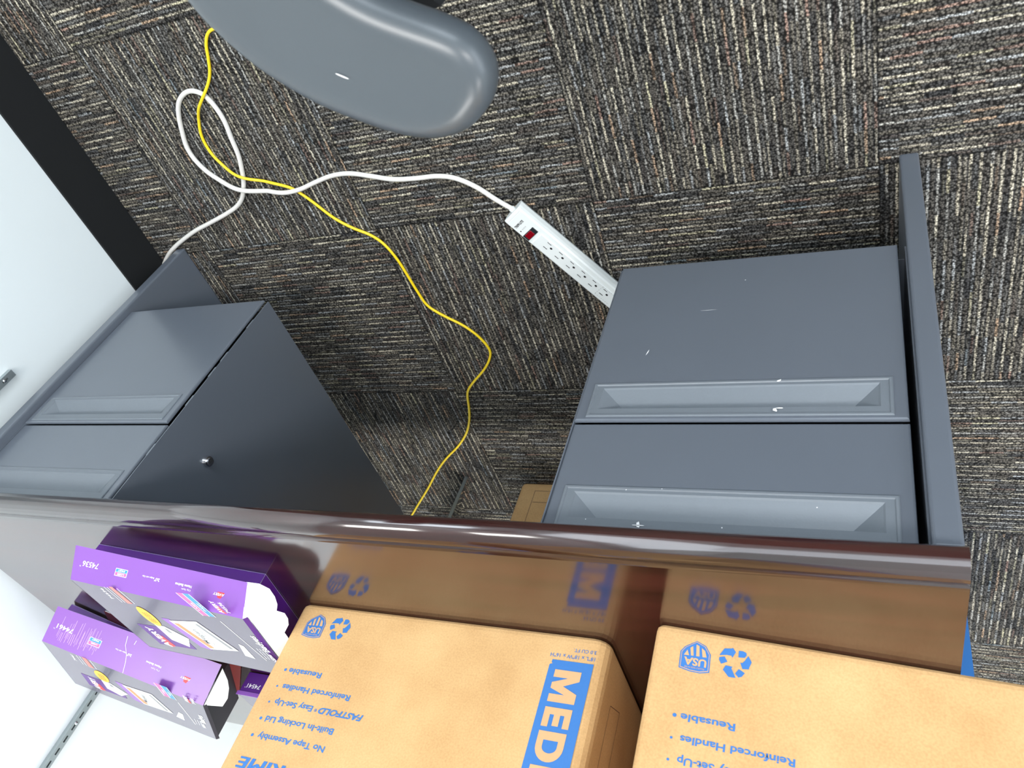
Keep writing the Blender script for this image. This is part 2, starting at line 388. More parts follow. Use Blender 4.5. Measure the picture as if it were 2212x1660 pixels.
# ------------------------------------------------------------------ desk
DX0, DX1, DY0, DY1, DZ = -1.426, 0.100, 0.440, 1.207, 0.735
desk = thing('office_desk', (-0.66, 0.82, 0), 'dark mahogany topped office desk with grey steel end panels beside the white wall', 'desk')
prof = [(DY1, 0.705), (DY1, 0.7345), (0.464, 0.735), (0.4600, 0.7349), (0.4575, 0.7337), (0.4555, 0.7334), (0.4530, 0.7342), (0.4480, 0.7338), (0.4420, 0.7318),
        (0.4365, 0.7282), (0.4325, 0.7232), (0.4308, 0.7175), (0.4318, 0.7115), (0.4360, 0.7072), (0.4430, 0.7052), (0.46, 0.705)]
def top_mesh():
    bm = bmesh.new(); n = len(prof); rings = []
    xs = [(DX0, 0.7), (DX0 + 0.0008, 0.4), (DX0 + 0.0025, 0.15), (DX0 + 0.006, 0)]
    cols = [(DX0 + 0.004, 1.0), (DX0 + 0.0012, 0.45), (DX0, 0.0), (DX1, 0.0), (DX1 - .0012, 0.45), (DX1 - 0.004, 1.0)]
    for X, k in cols:
        ring = []
        for (y, z) in prof:
            yy = y + (0.004 * k if y < 0.47 else -0.004 * k if y > 1 else 0)
            zz = 0.72 + (z - 0.72) * (1 - 0.22 * k)
            ring.append(bm.verts.new((X, yy, zz)))
        rings.append(ring)
    for a, b in zip(rings, rings[1:]):
        for k in range(n): bm.faces.new((a[k], a[(k + 1) % n], b[(k + 1) % n], b[k]))
    bm.faces.new(rings[0]); bm.faces.new(rings[-1][::-1])
    me = from_bm(bm)
    for p in me.polygons: p.use_smooth = abs(p.normal.x) < 0.5 and p.center.y < 0.463 and p.center.y > 0.42
    return me
link('desktop', top_mesh(), M_WOOD, desk)
def end_panel(x0, x1, lab):
    bm = bmesh.new(); bm_box(bm, (x0, 0.443, 0.0), (x1, 1.17, 0.7045), 0.0035, 3)
    o = link('end_panel', from_bm(bm), M_STEEL, desk); return o
end_panel(-1.4245, -1.3985, 'left'); end_panel(0.0585, 0.0845, 'right')
bm = bmesh.new(); bm_box(bm, (-1.398, 1.150, 0.36), (0.058, 1.168, 0.7045), 0.001)
link('modesty_panel', from_bm(bm), M_STEEL, desk)
for yy in (0.60, 1.0):
    box('support_rail', (-1.0, yy, 0.690), (-0.33, yy + .04, 0.7045), M_STEEL, desk, .001)

# ------------------------------------------------------------------ hanging pedestals
def drawer_front(x0, x1, z0, z1, y, parent, hz0, hz1):
    """drawer front with a hole for the pull; sheet with rolled edges"""
    r = 0.0025; bx0, bx1, bz0, bz1 = x0 + 0.014, x1 - 0.014, hz0, hz1
    V = []; F = []
    def ring(a0, a1, c0, c1, yy):
        i = len(V); V.extend([(a0, yy, c0), (a1, yy, c0), (a1, yy, c1), (a0, yy, c1)]); return i
    r0 = ring(x0, x1, z0, z1, y + 0.0045)
    r1 = ring(x0, x1, z0, z1, y + r)
    r2 = ring(x0 + 0.0007, x1 - 0.0007, z0 + 0.0007, z1 - 0.0007, y + r * .3)
    r3 = ring(x0 + r, x1 - r, z0 + r, z1 - r, y)
    r4 = ring(bx0, bx1, bz0, bz1, y)
    r5 = ring(bx0, bx1, bz0, bz1, y + 0.0040)
    for a, b in ((r0, r1), (r1, r2), (r2, r3), (r3, r4), (r4, r5)):
        for k in range(4): F.append((a + k, a + (k + 1) % 4, b + (k + 1) % 4, b + k))
    for k in range(4): F.append((r0 + k, r5 + k, r5 + (k + 1) % 4, r0 + (k + 1) % 4))
    d = pyd('drawer', V, F, M_STEEL, parent)
    # pull: raised rim, flat surround, scooped pocket
    V = []; F = []
    e = 0.0018
    a0, a1, c0, c1 = bx0, bx1, bz0, bz1
    q0 = ring(a0, a1, c0, c1, y + 0.003)
    q1 = ring(a0, a1, c0, c1, y - e * .5)
    q2 = ring(a0 + .0012, a1 - .0012, c0 + .0012, c1 - .0012, y - e)
    q3 = ring(a0 + .0035, a1 - .0035, c0 + .0035, c1 - .0035, y - e)
    q4 = ring(a0 + .0045, a1 - .0045, c0 + .0045, c1 - .0045, y - e * .2)
    px0, px1, pz0, pz1 = a0 + .013, a1 - .013, c0 + .0085, c1 - .014
    q5 = ring(px0, px1, pz0, pz1, y - e * .2)
    q6 = ring(px0 + .002, px1 - .002, pz0 + .002, pz1 - .0008, y + .0012)
    # end ramps only meet at the deep line: pocket back is a line near the top
    q7 = ring(px0 + .031, px1 - .031, pz1 - .0085, pz1 - .0040, y + .0150)
    for a, b in ((q0, q1), (q1, q2), (q2, q3), (q3, q4), (q4, q5), (q5, q6), (q6, q7)):
        for k in range(4): F.append((a + k, a + (k + 1) % 4, b + (k + 1) % 4, b + k))
    F.append((q7, q7 + 1, q7 + 2, q7 + 3))
    # grip lip bead along the deep line
    pu = pyd('pull', V, F, M_PULL, d)
    return d
def pedestal(name, x0, x1, label, side):
    cx = (x0 + x1) / 2
    p = thing('drawer_pedestal', (cx, 0.79, 0.216), label, 'drawer pedestal', None)
    bm = bmesh.new()
    y0, y1, z0, z1 = 0.458, 1.115, 0.217, 0.7043; t = 0.0016
    bm_box(bm, (x0, y0, z0), (x0 + t, y1, z1)); bm_box(bm, (x1 - t, y0, z0), (x1, y1, z1))
    bm_box(bm, (x0 + t, y0 + .02, z0), (x1 - t, y1, z0 + t)); bm_box(bm, (x0 + t, y1 - t, z0 + t), (x1 - t, y1, z1))
    bm_box(bm, (x0 + t, y0, z1 - t), (x1 - t, y1 - t, z1))
    link('carcass', from_bm(bm), M_STEEL, p)
    box('drawer_body', (x0 + .016, 0.478, z0 + .006), (x1 - .008, 1.09, z1 - .01), M_GAPSHADE, p)
    a0, a1 = (x0 + .0115, x1 - .002) if side == 'R' else (x0 + .0100, x1 - .0020)
    drawer_front(a0, a1, 0.214, 0.5348, 0.4555, p, 0.4700, 0.5295)
    drawer_front(a0 - .0005, a1 + .0005, 0.5370, 0.7020, 0.4595, p, 0.6355, 0.6945)
    # slide tabs seen in the gap beside the drawers
    if side == 'R':
        for z in (0.27, 0.36, 0.40, 0.47, 0.58):
            box('slide_tab', (x0 + .0016, 0.4585, z), (x0 + .0045, 0.4620, z + .024), M_PULL, p)
    return p
pr = pedestal('drawer_pedestal', -0.3150, 0.0580, 'grey steel drawer pedestal beside the white wall, dark side panel with round lock', 'R')
pl = pedestal('drawer_pedestal', -1.3985, -1.0100, 'grey steel drawer pedestal with chipped pulls, seen square on, under the cardboard moving boxes', 'L')
for pos in ((-0.3150, 0.557, 0.532),):
    bm = bmesh.new()
    bmesh.ops.create_cone(bm, cap_ends=True, segments=32, radius1=0.0105, radius2=0.0088, depth=0.006, matrix=Matrix.Translation((-0.3180, pos[1], pos[2])) @ Matrix.Rotation(math.radians(-90), 4, 'Y'))
    bmesh.ops.create_cone(bm, cap_ends=True, segments=24, radius1=0.0070, radius2=0.0062, depth=0.004, matrix=Matrix.Translation((-0.3225, pos[1], pos[2])) @ Matrix.Rotation(math.radians(-90), 4, 'Y'))
    lk = link('lock', from_bm(bm), M_CHROME, pr); lk['label'] = 'round chrome lock'
    box('keyway', (-0.3249, pos[1] - .0006, pos[2] - .003), (-0.3243, pos[1] + .0006, pos[2] + .003), M_INK, lk)
# paint chips and scratches on the left pedestal
frd = frame((0, 0.4555, 0), (1, 0, 0), (0, 0, 1))
frd2 = frame((0, 0.4595, 0), (1, 0, 0), (0, 0, 1))
def chip(cx, cz, w, h, ang, fr, par):
    pts = []
    for k in range(9):
        a = 2 * math.pi * k / 9; rr = 0.6 + random.random() * .6
        x, z = math.cos(a) * w * rr / 2, math.sin(a) * h * rr / 2
        pts.append((cx + x * math.cos(ang) - z * math.sin(ang), cz + x * math.sin(ang) + z * math.cos(ang)))
    poly(pts, fr, M_WINK, par, 0.0003, 'paint_chip')
chip(-1.085, 0.4115, .0018, .013, -.25, frd, pl)
chip(-1.155, 0.330, .024, .0006, .02, frd, pl)
chip(-1.198, 0.268, .002, .002, 0, frd, pl)
frr = frame((0, 0.4535, 0), (1, 0, 0), (0, 0, 1))
chip(-1.2520, 0.5215, .0045, .008, .6, frr, pl); chip(-1.257, 0.5190, .010, .002, 0, frr, pl)
chip(-1.2540, 0.4735, .006, .003, .6, frr, pl)
frr2 = frame((0, 0.4576, 0), (1, 0, 0), (0, 0, 1))
chip(-1.122, 0.688, .004, .009, .2, frr2, pl); chip(-1.122, 0.6885, .014, .0012, 0, frr2, pl)
for (x, z) in ((-1.10, .641), (-1.062, .684), (-1.21, .686), (-1.14, .638), (-1.30, .655)): chip(x, z, .0014, .0014, 0, frr2, pl)

# ------------------------------------------------------------------ slotted wall standards
for k, (y, z0, z1, lab) in enumerate(((0.412, 0.443, 2.1, 'slotted metal shelf standard on the white wall, its lower end in view'),
                                (1.010, 0.742, 2.1, 'slotted metal shelf standard on the white wall rising behind the purple cartons'))):
    s = thing('shelf_standard', (XW, y, z0), lab, 'shelf standard', 'shelf standards on the white wall')
    w, d, t = 0.0070, 0.0110, 0.0013
    bm = bmesh.new()
    xf = XW - d
    bm_box(bm, (xf, y + w - t, z0), (XW - .0003, y + w, z1)); bm_box(bm, (xf, y - w, z0), (XW - .0003, y - w + t, z1))
    # front web with real slots: side strips plus bridges
    sw = 0.0018; p = 0.0250
    bm_box(bm, (xf, y - w + t, z0), (xf + t, y - sw, z1)); bm_box(bm, (xf, y + sw, z0), (xf + t, y + w - t, z1))
    z = z0; n = 0; zz = z0
    sl = z0 + 0.016
    while zz < z1:
        bm_box(bm, (xf, y - sw, zz), (xf + t, y + sw, min(sl, z1))); zz = sl + 0.0135; sl = sl + p
    link('channel', from_bm(bm), M_ZINC, s)
    for zs in ((z0 + .024, z0 + .5) if k == 0 else (0.857, 1.4)):
        bm = bmesh.new(); bmesh.ops.create_uvsphere(bm, u_segments=16, v_segments=8, radius=0.0036)
        bmesh.ops.scale(bm, vec=(.5, 1, 1), verts=bm.verts); bmesh.ops.translate(bm, vec=(xf - .0004, y, zs), verts=bm.verts)
        link('screw', from_bm(bm), M_CHROME, s, smooth=True)

# ------------------------------------------------------------------ cords
white_xy = [(0.149,0.478),(0.109,0.450),(0.063,0.428),(-0.006,0.403),(-0.065,0.388),(-0.121,0.373),(-0.161,0.359),(-0.187,0.341),(-0.210,0.312),(-0.223,0.287),(-0.236,0.254),(-0.242,0.220),(-0.249,0.185),(-0.247,0.155),(-0.237,0.130),(-0.216,0.118),(-0.194,0.120),(-0.172,0.132),(-0.155,0.152),(-0.139,0.183),(-0.125,0.221),(-0.129,0.257),(-0.149,0.290),(-0.187,0.316),(-0.238,0.332),(-0.290,0.343),(-0.336,0.344),(-0.375,0.336),(-0.419,0.328),(-0.461,0.329),(-0.503,0.341),(-0.548,0.355),(-0.597,0.360),(-0.640,0.362),(-0.675,0.372),(-0.7100,0.3945),(-0.739,0.421),(-0.7685,0.4425)]
yellow_xy = [(-0.43,0.050),(-0.395,0.046),(-0.368,0.038),(-0.341,0.029),(-0.319,0.032),(-0.302,0.048),(-0.290,0.071),(-0.277,0.094),(-0.257,0.116),(-0.234,0.135),(-0.210,0.153),(-0.191,0.173),(-0.176,0.200),(-0.172,0.229),(-0.178,0.257),(-0.198,0.281),(-0.231,0.303),(-0.273,0.322),(-0.310,0.338),(-0.329,0.355),(-0.349,0.381),(-0.374,0.417),(-0.405,0.445),(-0.439,0.467),(-0.460,0.492),(-0.473,0.530),(-0.479,0.572),(-0.485,0.622),(-0.493,0.656),(-0.521,0.686),(-0.555,0.714),(-0.581,0.749),(-0.593,0.786),(-0.584,0.813),(-0.557,0.847),(-0.511,0.889),(-0.487,0.919),(-0.473,0.966),(-0.459,1.006),(-0.432,1.056),(-0.387,1.108),(-0.334,1.155),(-0.283,1.209),(-0.222,1.285),(-0.159,1.358),(-0.120,1.404),(-0.074,1.458),(-0.02,1.52)]
RW, RY = 0.0046, 0.0029
wp = [Vector((x, y, RW)) for x, y in white_xy]
wp[-1].z = .016; wp[-2].z = .0105; wp[-3].z = .0065
yp = [Vector((x, y, RY)) for x, y in yellow_xy]
# yellow rides over the white loop twice, white rides over yellow once and over itself once
def lift(path, at, h, rad):
    for p in path:
        d = (Vector((p.x, p.y)) - Vector(at)).length
        if d < rad: p.z = max(p.z, h * (0.5 + 0.5 * math.cos(math.pi * d / rad)) + (RW if path is wpath else RY) * 0)
wpath = smooth_path(crom(wp, 8), 3); ypath = smooth_path(crom(yp, 8), 3)
def lift_path(path, base, at, h, rad, skip=None):
    for i, p in enumerate(path):
        d = (Vector((p.x, p.y)) - Vector(at)).length
        if d < rad and (skip is None or skip(i)):
            p.z = max(p.z, base + h * (0.5 + 0.5 * math.cos(math.pi * d / rad)))
lift_path(ypath, RY, (-0.228, 0.139), 2 * RW + .0008, .06)
lift_path(ypath, RY, (-0.217, 0.292), 2 * RW + .0008, .055)
lift_path(wpath, RW, (-0.300, 0.343), 2 * RY + .0008, .06)
def near(a, b): return (Vector((a.x, a.y)) - Vector(b)).length
lift_path(wpath, RW, (-0.205, 0.322), 2 * RW + .0008, .07, skip=lambda i: i > len(wpath) * .45)
# plug end rises to the wall behind the end panel
bm = bmesh.new(); tube_bm(bm, wpath, RW, 14)
tag(link('extension_cord', from_bm(bm), M_WCORD, smooth=True), 'thick white power cord looping over the carpet from wall to power strip', 'cord')
bm = bmesh.new(); tube_bm(bm, ypath, RY, 12)
tag(link('network_cable', from_bm(bm), M_YCORD, smooth=True), 'thin bright yellow cable snaking over the carpet under the desk', 'cable')

# ------------------------------------------------------------------ power strip
A = Vector((-0.7695, 0.4449, 0)); Bd = Vector((-0.5673, 0.8237, 0)).normalized()      # end centre and length direction
LEN = 0.330; WID = 0.0450; HT = 0.031
Lx = Bd; Wy = Vector((0, 0, 1)).cross(Lx)          # Wy points to the sitter's right/back side
ps = thing('power_strip', (A.x, A.y, 0), 'white power strip with a red rocker switch on the carpet beside a pedestal', 'power strip')
secs = [(-WID / 2 + .006, 0.0), (WID / 2 - .006, 0.0), (WID / 2 + .0008, 0.012), (WID / 2 + .0005, 0.022), (WID / 2 - .0010, 0.0285), (WID / 2 - .0035, HT), (-WID / 2 + .0015, HT), (-WID / 2, 0.0295), (-WID / 2, 0.014)]
def strip_mesh():
    bm = bmesh.new(); R = []
    for s, k in ((0.0, .88), (0.002, .96), (0.006, 1.0), (0.0065, .985), (0.0080, .985), (0.0085, 1.0), (LEN - .008, 1.0), (LEN - .002, .93), (LEN, .8)):
        ring = []
        for w, h in secs:
            c = A + Lx * s + Wy * (w * (0.9 + .1 * k)) + Vector((0, 0, h if h < .01 else h * (0.55 + .45 * k)))
            ring.append(bm.verts.new(c))
        R.append(ring)
    n = len(secs)
    for a, b in zip(R, R[1:]):
        for k in range(n): bm.faces.new((a[k], a[(k + 1) % n], b[(k + 1) % n], b[k]))
    bm.faces.new(R[0]); bm.faces.new(R[-1])
    return from_bm(bm)
link('housing', strip_mesh(), M_STRIP, ps)
topz = HT
frs = frame((A.x, A.y, topz), tuple(Lx), tuple(Wy))
def Sp(s, w, z=0): return tuple(A + Lx * s + Wy * w + Vector((0, 0, topz + z)))
# raised outlet block
def rbox(name, s0, s1, w0, w1, z0, z1, mat, bev=.0006, par=None):
    bm = bmesh.new(); bm_box(bm, (s0, w0, z0), (s1, w1, z1), bev, 1)
    me = from_bm(bm); me.transform(frs); return link(name, me, mat, par or ps)
rbox('outlet_block', .0640, LEN - .010, -.0195, .0110, -.001, .0022, M_STRIP, .0010)
sw = rbox('switch', .0435, .0575, -.0205, .0095, -.002, .0010, M_SWB)
sw['label'] = 'black framed red switch'
bm = bmesh.new(); bm_box(bm, (.0448, -.0155, .0003), (.0562, .0015, .0030), .001, 2)
me = from_bm(bm); me.transform(frs); link('rocker', me, M_REDSW, sw)
text('TRIPP-LITE', frame(Sp(0, 0), tuple(Wy), tuple(-Lx)), -0.0170, -0.0250, .0050, M_INK, ps, w=.0235, bold=0.03)
text('PROTECTED', frame(Sp(0, 0), tuple(Wy), tuple(-Lx)), -0.0100, -0.0350, .0018, M_GREYI, ps, w=.0115)
poly([(.0345 + .0014 * math.cos(a), -.0150 + .0014 * math.sin(a)) for a in [k * math.pi / 5 for k in range(10)]], frs, M_INK, ps, .0003)
for k in range(7):
    s = 0.0875 + k * 0.0279 + (0.006 if k == 6 else 0)
    sl = [[(s - .0045, .0070), (s + .0045, .0070), (s + .0045, .0058), (s - .0045, .0058)], [(s - .0045, -.0060), (s + .0045, -.0060), (s + .0045, -.0074), (s - .0045, -.0074)],
          [(s + .0088 + .0027 * math.cos(a), .0005 + .0022 * math.sin(a)) for a in [q * math.pi / 5 for q in range(10)]]]
    polys(sl, frs, M_INK, ps, .0025, 'outlet')
# dashed outline of the transformer outlet
dl = []
for q in range(7):
    x = .218 + q * .005; dl.append([(x, .0102), (x + .0028, .0102), (x + .0028, .0097), (x, .0097)]); dl.append([(x, -.0138), (x + .0028, -.0138), (x + .0028, -.0143), (x, -.0143)])
for q in range(5):
    y = -.0135 + q * .005; dl.append([(.2180, y), (.2185, y), (.2185, y + .0028), (.2180, y + .0028)])
polys(dl, frs, M_GREYI, ps, .0025, 'printed_outline')
bm = bmesh.new(); tube_bm(bm, [A + Vector((0, 0, .016)) - Lx * .006, A + Vector((0, 0, .016)) + Lx * .002], .0060, 14)
link('strain_relief', from_bm(bm), M_STRIP, ps, smooth=True)

# ------------------------------------------------------------------ glossy black sheet under the desk, standing on the carpet
gp = box('black_panel', (-.0035, 0, 0), (.0035, .42, .150), M_GLB, None, .0012, 2, Matrix.Translation((-0.362, 1.233, 0)) @ Matrix.Rotation(math.radians(-29), 4, 'Z'))
et = box('edge_highlight', (-.0038, -.0012, .0005), (.0038, .0008, .1502), M_ZINC, gp, 0, 2, Matrix.Translation((-0.362, 1.233, 0)) @ Matrix.Rotation(math.radians(-29), 4, 'Z'))  # highlight along the front edge, built as a pale zinc strip
tag(gp, 'thin glossy black panel standing on edge on the carpet beyond the knee space', 'panel')

# ------------------------------------------------------------------ moving boxes
REC = [[(0.0695,0.0275),(0.0740,0.0190),(0.0817,0.0177),(0.0821,0.0165),(0.0860,0.0210),(0.0828,0.0282),(0.0819,0.0260),(0.0772,0.0258)],
 [(0.0698,0.0297),(0.0750,0.0281),(0.0784,0.0334),(0.0723,0.0369),(0.0696,0.0324)],
 [(0.0887,0.0189),(0.0930,0.0186),(0.0965,0.0201),(0.0970,0.0227),(0.0951,0.0258),(0.0889,0.0264)],
 [(0.0987,0.0229),(0.1026,0.0296),(0.1003,0.0367),(0.1008,0.0376),(0.0940,0.0386),(0.0913,0.0319),(0.0934,0.0320),(0.0958,0.0288)],
 [(0.0769,0.0377),(0.0842,0.0381),(0.0829,0.0397),(0.0881,0.0496),(0.0810,0.0498),(0.0751,0.0434),(0.0744,0.0438)],
 [(0.0905,0.0393),(0.0968,0.0426),(0.0941,0.0471),(0.0909,0.0486),(0.0872,0.0449)]]
SHD = [(0.0450,0.0174),(0.0540,0.0212),(0.0594,0.0295),(0.0600,0.0482),(0.0516,0.0505),(0.0418,0.0503),(0.0311,0.0481),(0.0307,0.0307),(0.0344,0.0250)]
STR = [[(0.0332,0.0344),(0.0363,0.0280),(0.0387,0.0341)],[(0.0390,0.0252),(0.0417,0.0228),(0.0434,0.0338),(0.0407,0.0340)],[(0.0449,0.0204),(0.0481,0.0216),(0.0495,0.0334),(0.0461,0.0337)],[(0.0508,0.0235),(0.0546,0.0261),(0.0570,0.0333),(0.0527,0.0336)]]
def letter_polys(ch, x, h, w):
    """block capitals; x along reading, y up; returns polygons"""
    if ch == 'M':
        s = .24 * w
        return [[(x, 0), (x + s, 0), (x + s, h * .56), (x + w / 2 - s * .38, 0.0), (x + w / 2 + s * .38, 0.0), (x + w - s, h * .56), (x + w - s, 0), (x + w, 0), (x + w, h), (x + w - s * 1.25, h), (x + w / 2, h * .45), (x + s * 1.25, h), (x, h)]]
    if ch == 'E':
        s = .36 * w; t = h * .235
        return [[(x, 0), (x + w, 0), (x + w, t), (x + s, t), (x + s, h * .385), (x + w * .93, h * .385), (x + w * .93, h * .615), (x + s, h * .615), (x + s, h - t), (x + w, h - t), (x + w, h), (x, h)]]
    if ch == 'I': return [[(x, 0), (x + w, 0), (x + w, h), (x, h)]]
    if ch == 'D':
        s = .29 * w; n = 12; out = [(x, 0)]; inn = []
        for k in range(n + 1):
            a = -math.pi / 2 + math.pi * k / n
            out.append((x + w * .5 + w * .5 * math.cos(a), h / 2 + h / 2 * math.sin(a)))
        out.append((x, h))
        hh = h / 2 - h * .235
        for k in range(n + 1):
            a = -math.pi / 2 + math.pi * k / n
            inn.append((x + w * .5 + (w * .5 - s) * math.cos(a), h / 2 + hh * math.sin(a)))
        qs = [[(x, 0), (x + s, 0), (x + s, h), (x, h)], [(x + s, 0), (x + w * .5, 0), (x + w * .5, h * .235), (x + s, h * .235)], [(x + s, h), (x + w * .5, h), (x + w * .5, h * .765), (x + s, h * .765)]]
        for k in range(n): qs.append([out[k + 1], out[k + 2], inn[k + 1], inn[k]])
        return qs
    if ch == 'U':
        s = .28 * w; n = 10; r = w / 2; qs = [[(x, r * .9), (x + s, r * .9), (x + s, h), (x, h)], [(x + w - s, r * .9), (x + w, r * .9), (x + w, h), (x + w - s, h)]]
        for k in range(n):
            p = []
            for kk in (k, k + 1):
                a = math.pi + math.pi * kk / n; p.append(((x + r + r * math.cos(a), r * .9 + r * .9 * math.sin(a)), (x + r + (r - s) * math.cos(a), r * .9 + (r * .9 - h * .23) * math.sin(a))))
            qs.append([p[0][0], p[1][0], p[1][1], p[0][1]])
        return qs
def moving_box(corner, dirv, label, shift, lean=0.0, bulge=0.0):
    """corner: sitter-right front corner on the table; dirv: unit direction to the sitter's left along the front"""
    c = Vector(corner); d = Vector((*dirv, 0)).normalized(); nrm = Vector((-d.y, d.x, 0))     # outward to the sitter
    if nrm.y > 0: nrm = -nrm
    Lw, H = 0.4572, 0.4064
    b = thing('moving_box', tuple(c + d * Lw / 2 - nrm * Lw / 2), label, 'cardboard box', None)
    def P(a, z, k): return c + d * a - nrm * k + Vector((0, 0, z))
    bm = bmesh.new(); r = .006
    # rounded-corner plan outline
    out = []
    for (ca, ck, a0) in ((r, r, 180), (Lw - .018, .018, 270), (Lw - r, Lw - r, 0), (r, Lw - r, 90)):
        rr = .018 if ca > .3 and ck < .1 else r
        for q in range(5):
            t = math.radians(a0 + q * 22.5); out.append((ca + rr * math.cos(t), ck + rr * math.sin(t)))
    zs = [(0, .0065), (.0020, .0028), (.0055, .0006), (.010, 0), (.1, 0), (.2, 0), (.3, 0), (H - .004, 0), (H, .002)]
    rings = []
    for z, ins in zs:
        ring = []
        for a, k in out:
            aa = a + (ins if a < Lw / 2 else -ins); kk = k + (ins if k < Lw / 2 else -ins)
            ring.append(bm.verts.new(P(aa, z, kk)))
        rings.append(ring)
    n = len(out)
    for p, q in zip(rings, rings[1:]):
        for k in range(n): bm.faces.new((p[k], p[(k + 1) % n], q[(k + 1) % n], q[k]))
    bm.faces.new(rings[0])
    # top closed by two flaps with a centre gap
    bm.faces.new(rings[-1][::-1])
    link('carton', from_bm(bm), M_KRAFT, b)
    for k in (0, 1):
        lo, hi = ((.003, Lw / 2 - .0015), (Lw / 2 + .0015, Lw - .003))[k]
        bm = bmesh.new(); panel_bm(bm, [P(.004, H + .004, lo), P(Lw - .004, H + .004, lo), P(Lw - .004, H + .004, hi), P(.004, H + .004, hi)], .0035)
        link('top_flap', from_bm(bm), M_KRAFT, b)
    # front print.  face frame: origin at the sitter-right corner, x = -a
    fr = frame(tuple(c + nrm * 0.0), tuple(-d), (0, 0, 1))
    s = shift
    def mir(pts, dx=s): return [(-(a + dx), z) for a, z in pts]
    polys([mir(p) for p in REC], fr, M_BLUE, b, .0004, 'recycling_symbol')
    g = [mir([(0.0455 + (a - .0455) * 1.10, .034 + (z - .034) * 1.08) for a, z in SHD]) ]
    sh = poly(g[0], fr, M_BLUE, b, .0004, 'shield_mark')
    polys([mir([(0.0455 + (a - .0455) * k2, .034 + (z - .034) * k2) for a, z in SHD]) for k2 in (1.02,)], fr, M_KRAFTP, sh, .0006, 'shield_line')
    polys([mir([(0.0455 + (a - .0455) * k2, .034 + (z - .034) * k2) for a, z in SHD]) for k2 in (0.975,)], fr, M_BLUE, sh, .0008, 'shield_field')
    polys([mir(p) for p in STR], fr, M_KRAFTP, sh, .0010, 'shield_stripe')
    text('USA', fr, -(.0575 + s), .0365, .0085, M_KRAFTP, sh, w=.0235, bold=.03, lift=.0010)
    text('PROUDLY MADE IN THE', fr, -(.0560 + s), .0462, .0018, M_KRAFTP, sh, w=.0205, lift=.0010)
    L2 = s + .0085
    def ln(t, right, base, w, h=.0076, bold=.022, sh_=0.0, up_=0.0): text(t, fr, -(right + L2), base, h, M_BLUE, b, w=w, bold=bold, shear=sh_, align='RIGHT', lift=.0004 + up_)
    ln('Reusable', .0305, .0975, .0535)
    ln('Reinforced Handles', .0330, .1195, .1080)
    ln('Easy Set-Up', .0330, .1405, .0610)
    ln('FASTFOLD', .1040, .1405, .0665, .0078, .02, .25); ln('FASTFOLD', .1044, .1408, .0665, .0078, .02, .25, .0002); ln('\u00ae', .0975, .1430, .0040, .0040, .008)
    ln('Built-In Locking Lid', .0320, .1627, .1065)
    ln('No Tape Assembly', .0330, .1845, .1040)
    for zc in (.1005, .1235, .1450, .1668, .1885):
        rr = .0021 if zc in (.1005, .1668, .1885) else .0014
        poly([(-(.0245 + L2) + rr * math.cos(q * math.pi / 6), zc + rr * .95 * math.sin(q * math.pi / 6)) for q in range(12)], fr, M_BLUE, b, .0004, 'printed_bullet')
    for q in range(5): text('PRIME', fr, -(.0225 + L2) - q * .0006, .2150 + (q % 2) * .0008, .0135, M_BLUE, b, w=.088, bold=0.0, shear=.1, align='RIGHT', lift=.0004 + q * .00003)
    # blue banner with knocked-out letters running up the sitter-left edge
    ba0, ba1 = .4440, .3900
    bl = poly([(-ba0, .0360), (-ba1 - .0022, .0360), (-ba1 - .0018, .0395), (-ba1 - .0035, .0410), (-ba1, .0425), (-ba1, .2600), (-ba0, .2600)], fr, M_BLUE, b, .0004, 'printed_banner')
    fb = frame(tuple(c), (0, 0, 1), tuple(d))      # reads upward, letter-up toward the sitter's left
    wl = [('M', .0480, .0390), ('E', .0932, .0225), ('D', .1207, .0330), ('I', .1583, .0100), ('U', .1740, .0310), ('M', .2110, .0390)]
    lp = []
    for ch, z, w in wl:
        for pg in letter_polys(ch, z, .0330, w): lp.append([(x, y + .3990) for x, y in pg])
    polys(lp, fb, M_KRAFTP, bl, .0008, 'knocked_out_letters')
    text('18"L x 18"W x 16"H', fr, -ba0, .0276, .0050, M_BLUE, b, w=.0560, bold=.006, lift=.0004)
    text('3.0 CU FT.', fr, -ba0, .0192, .0045, M_BLUE, b, w=.0285, bold=.006, lift=.0004)
    # thin outline drawing on the sitter-left side
    fs = frame(tuple(c + d * Lw), tuple(nrm), (0, 0, 1))
    def seg(p, q, w=.0007):
        v = Vector(q) - Vector(p); nn = Vector((-v.y, v.x)).normalized() * w / 2
        return [(p[0] + nn.x, p[1] + nn.y), (q[0] + nn.x, q[1] + nn.y), (q[0] - nn.x, q[1] - nn.y), (p[0] - nn.x, p[1] - nn.y)]
    hx = [(-.05, .06), (-.05, .17), (-.09, .12), (-.09, .05)]
    segs = [seg(hx[i], hx[(i + 1) % 4]) for i in range(4)]
    polys(segs, fs, M_LINE, b, .0003, 'printed_outline')
    return b
moving_box((-0.6060, 0.6225, 0.735), (-1, 0), 'cardboard moving box on the desk beside the purple cartons, blue lettered banner down its edge', -0.0085)
moving_box((-1.1300, 0.5710, 0.735), (-0.993, 0.1195), 'cardboard moving box overhanging the free desk end, farther from the purple cartons', 0.0)

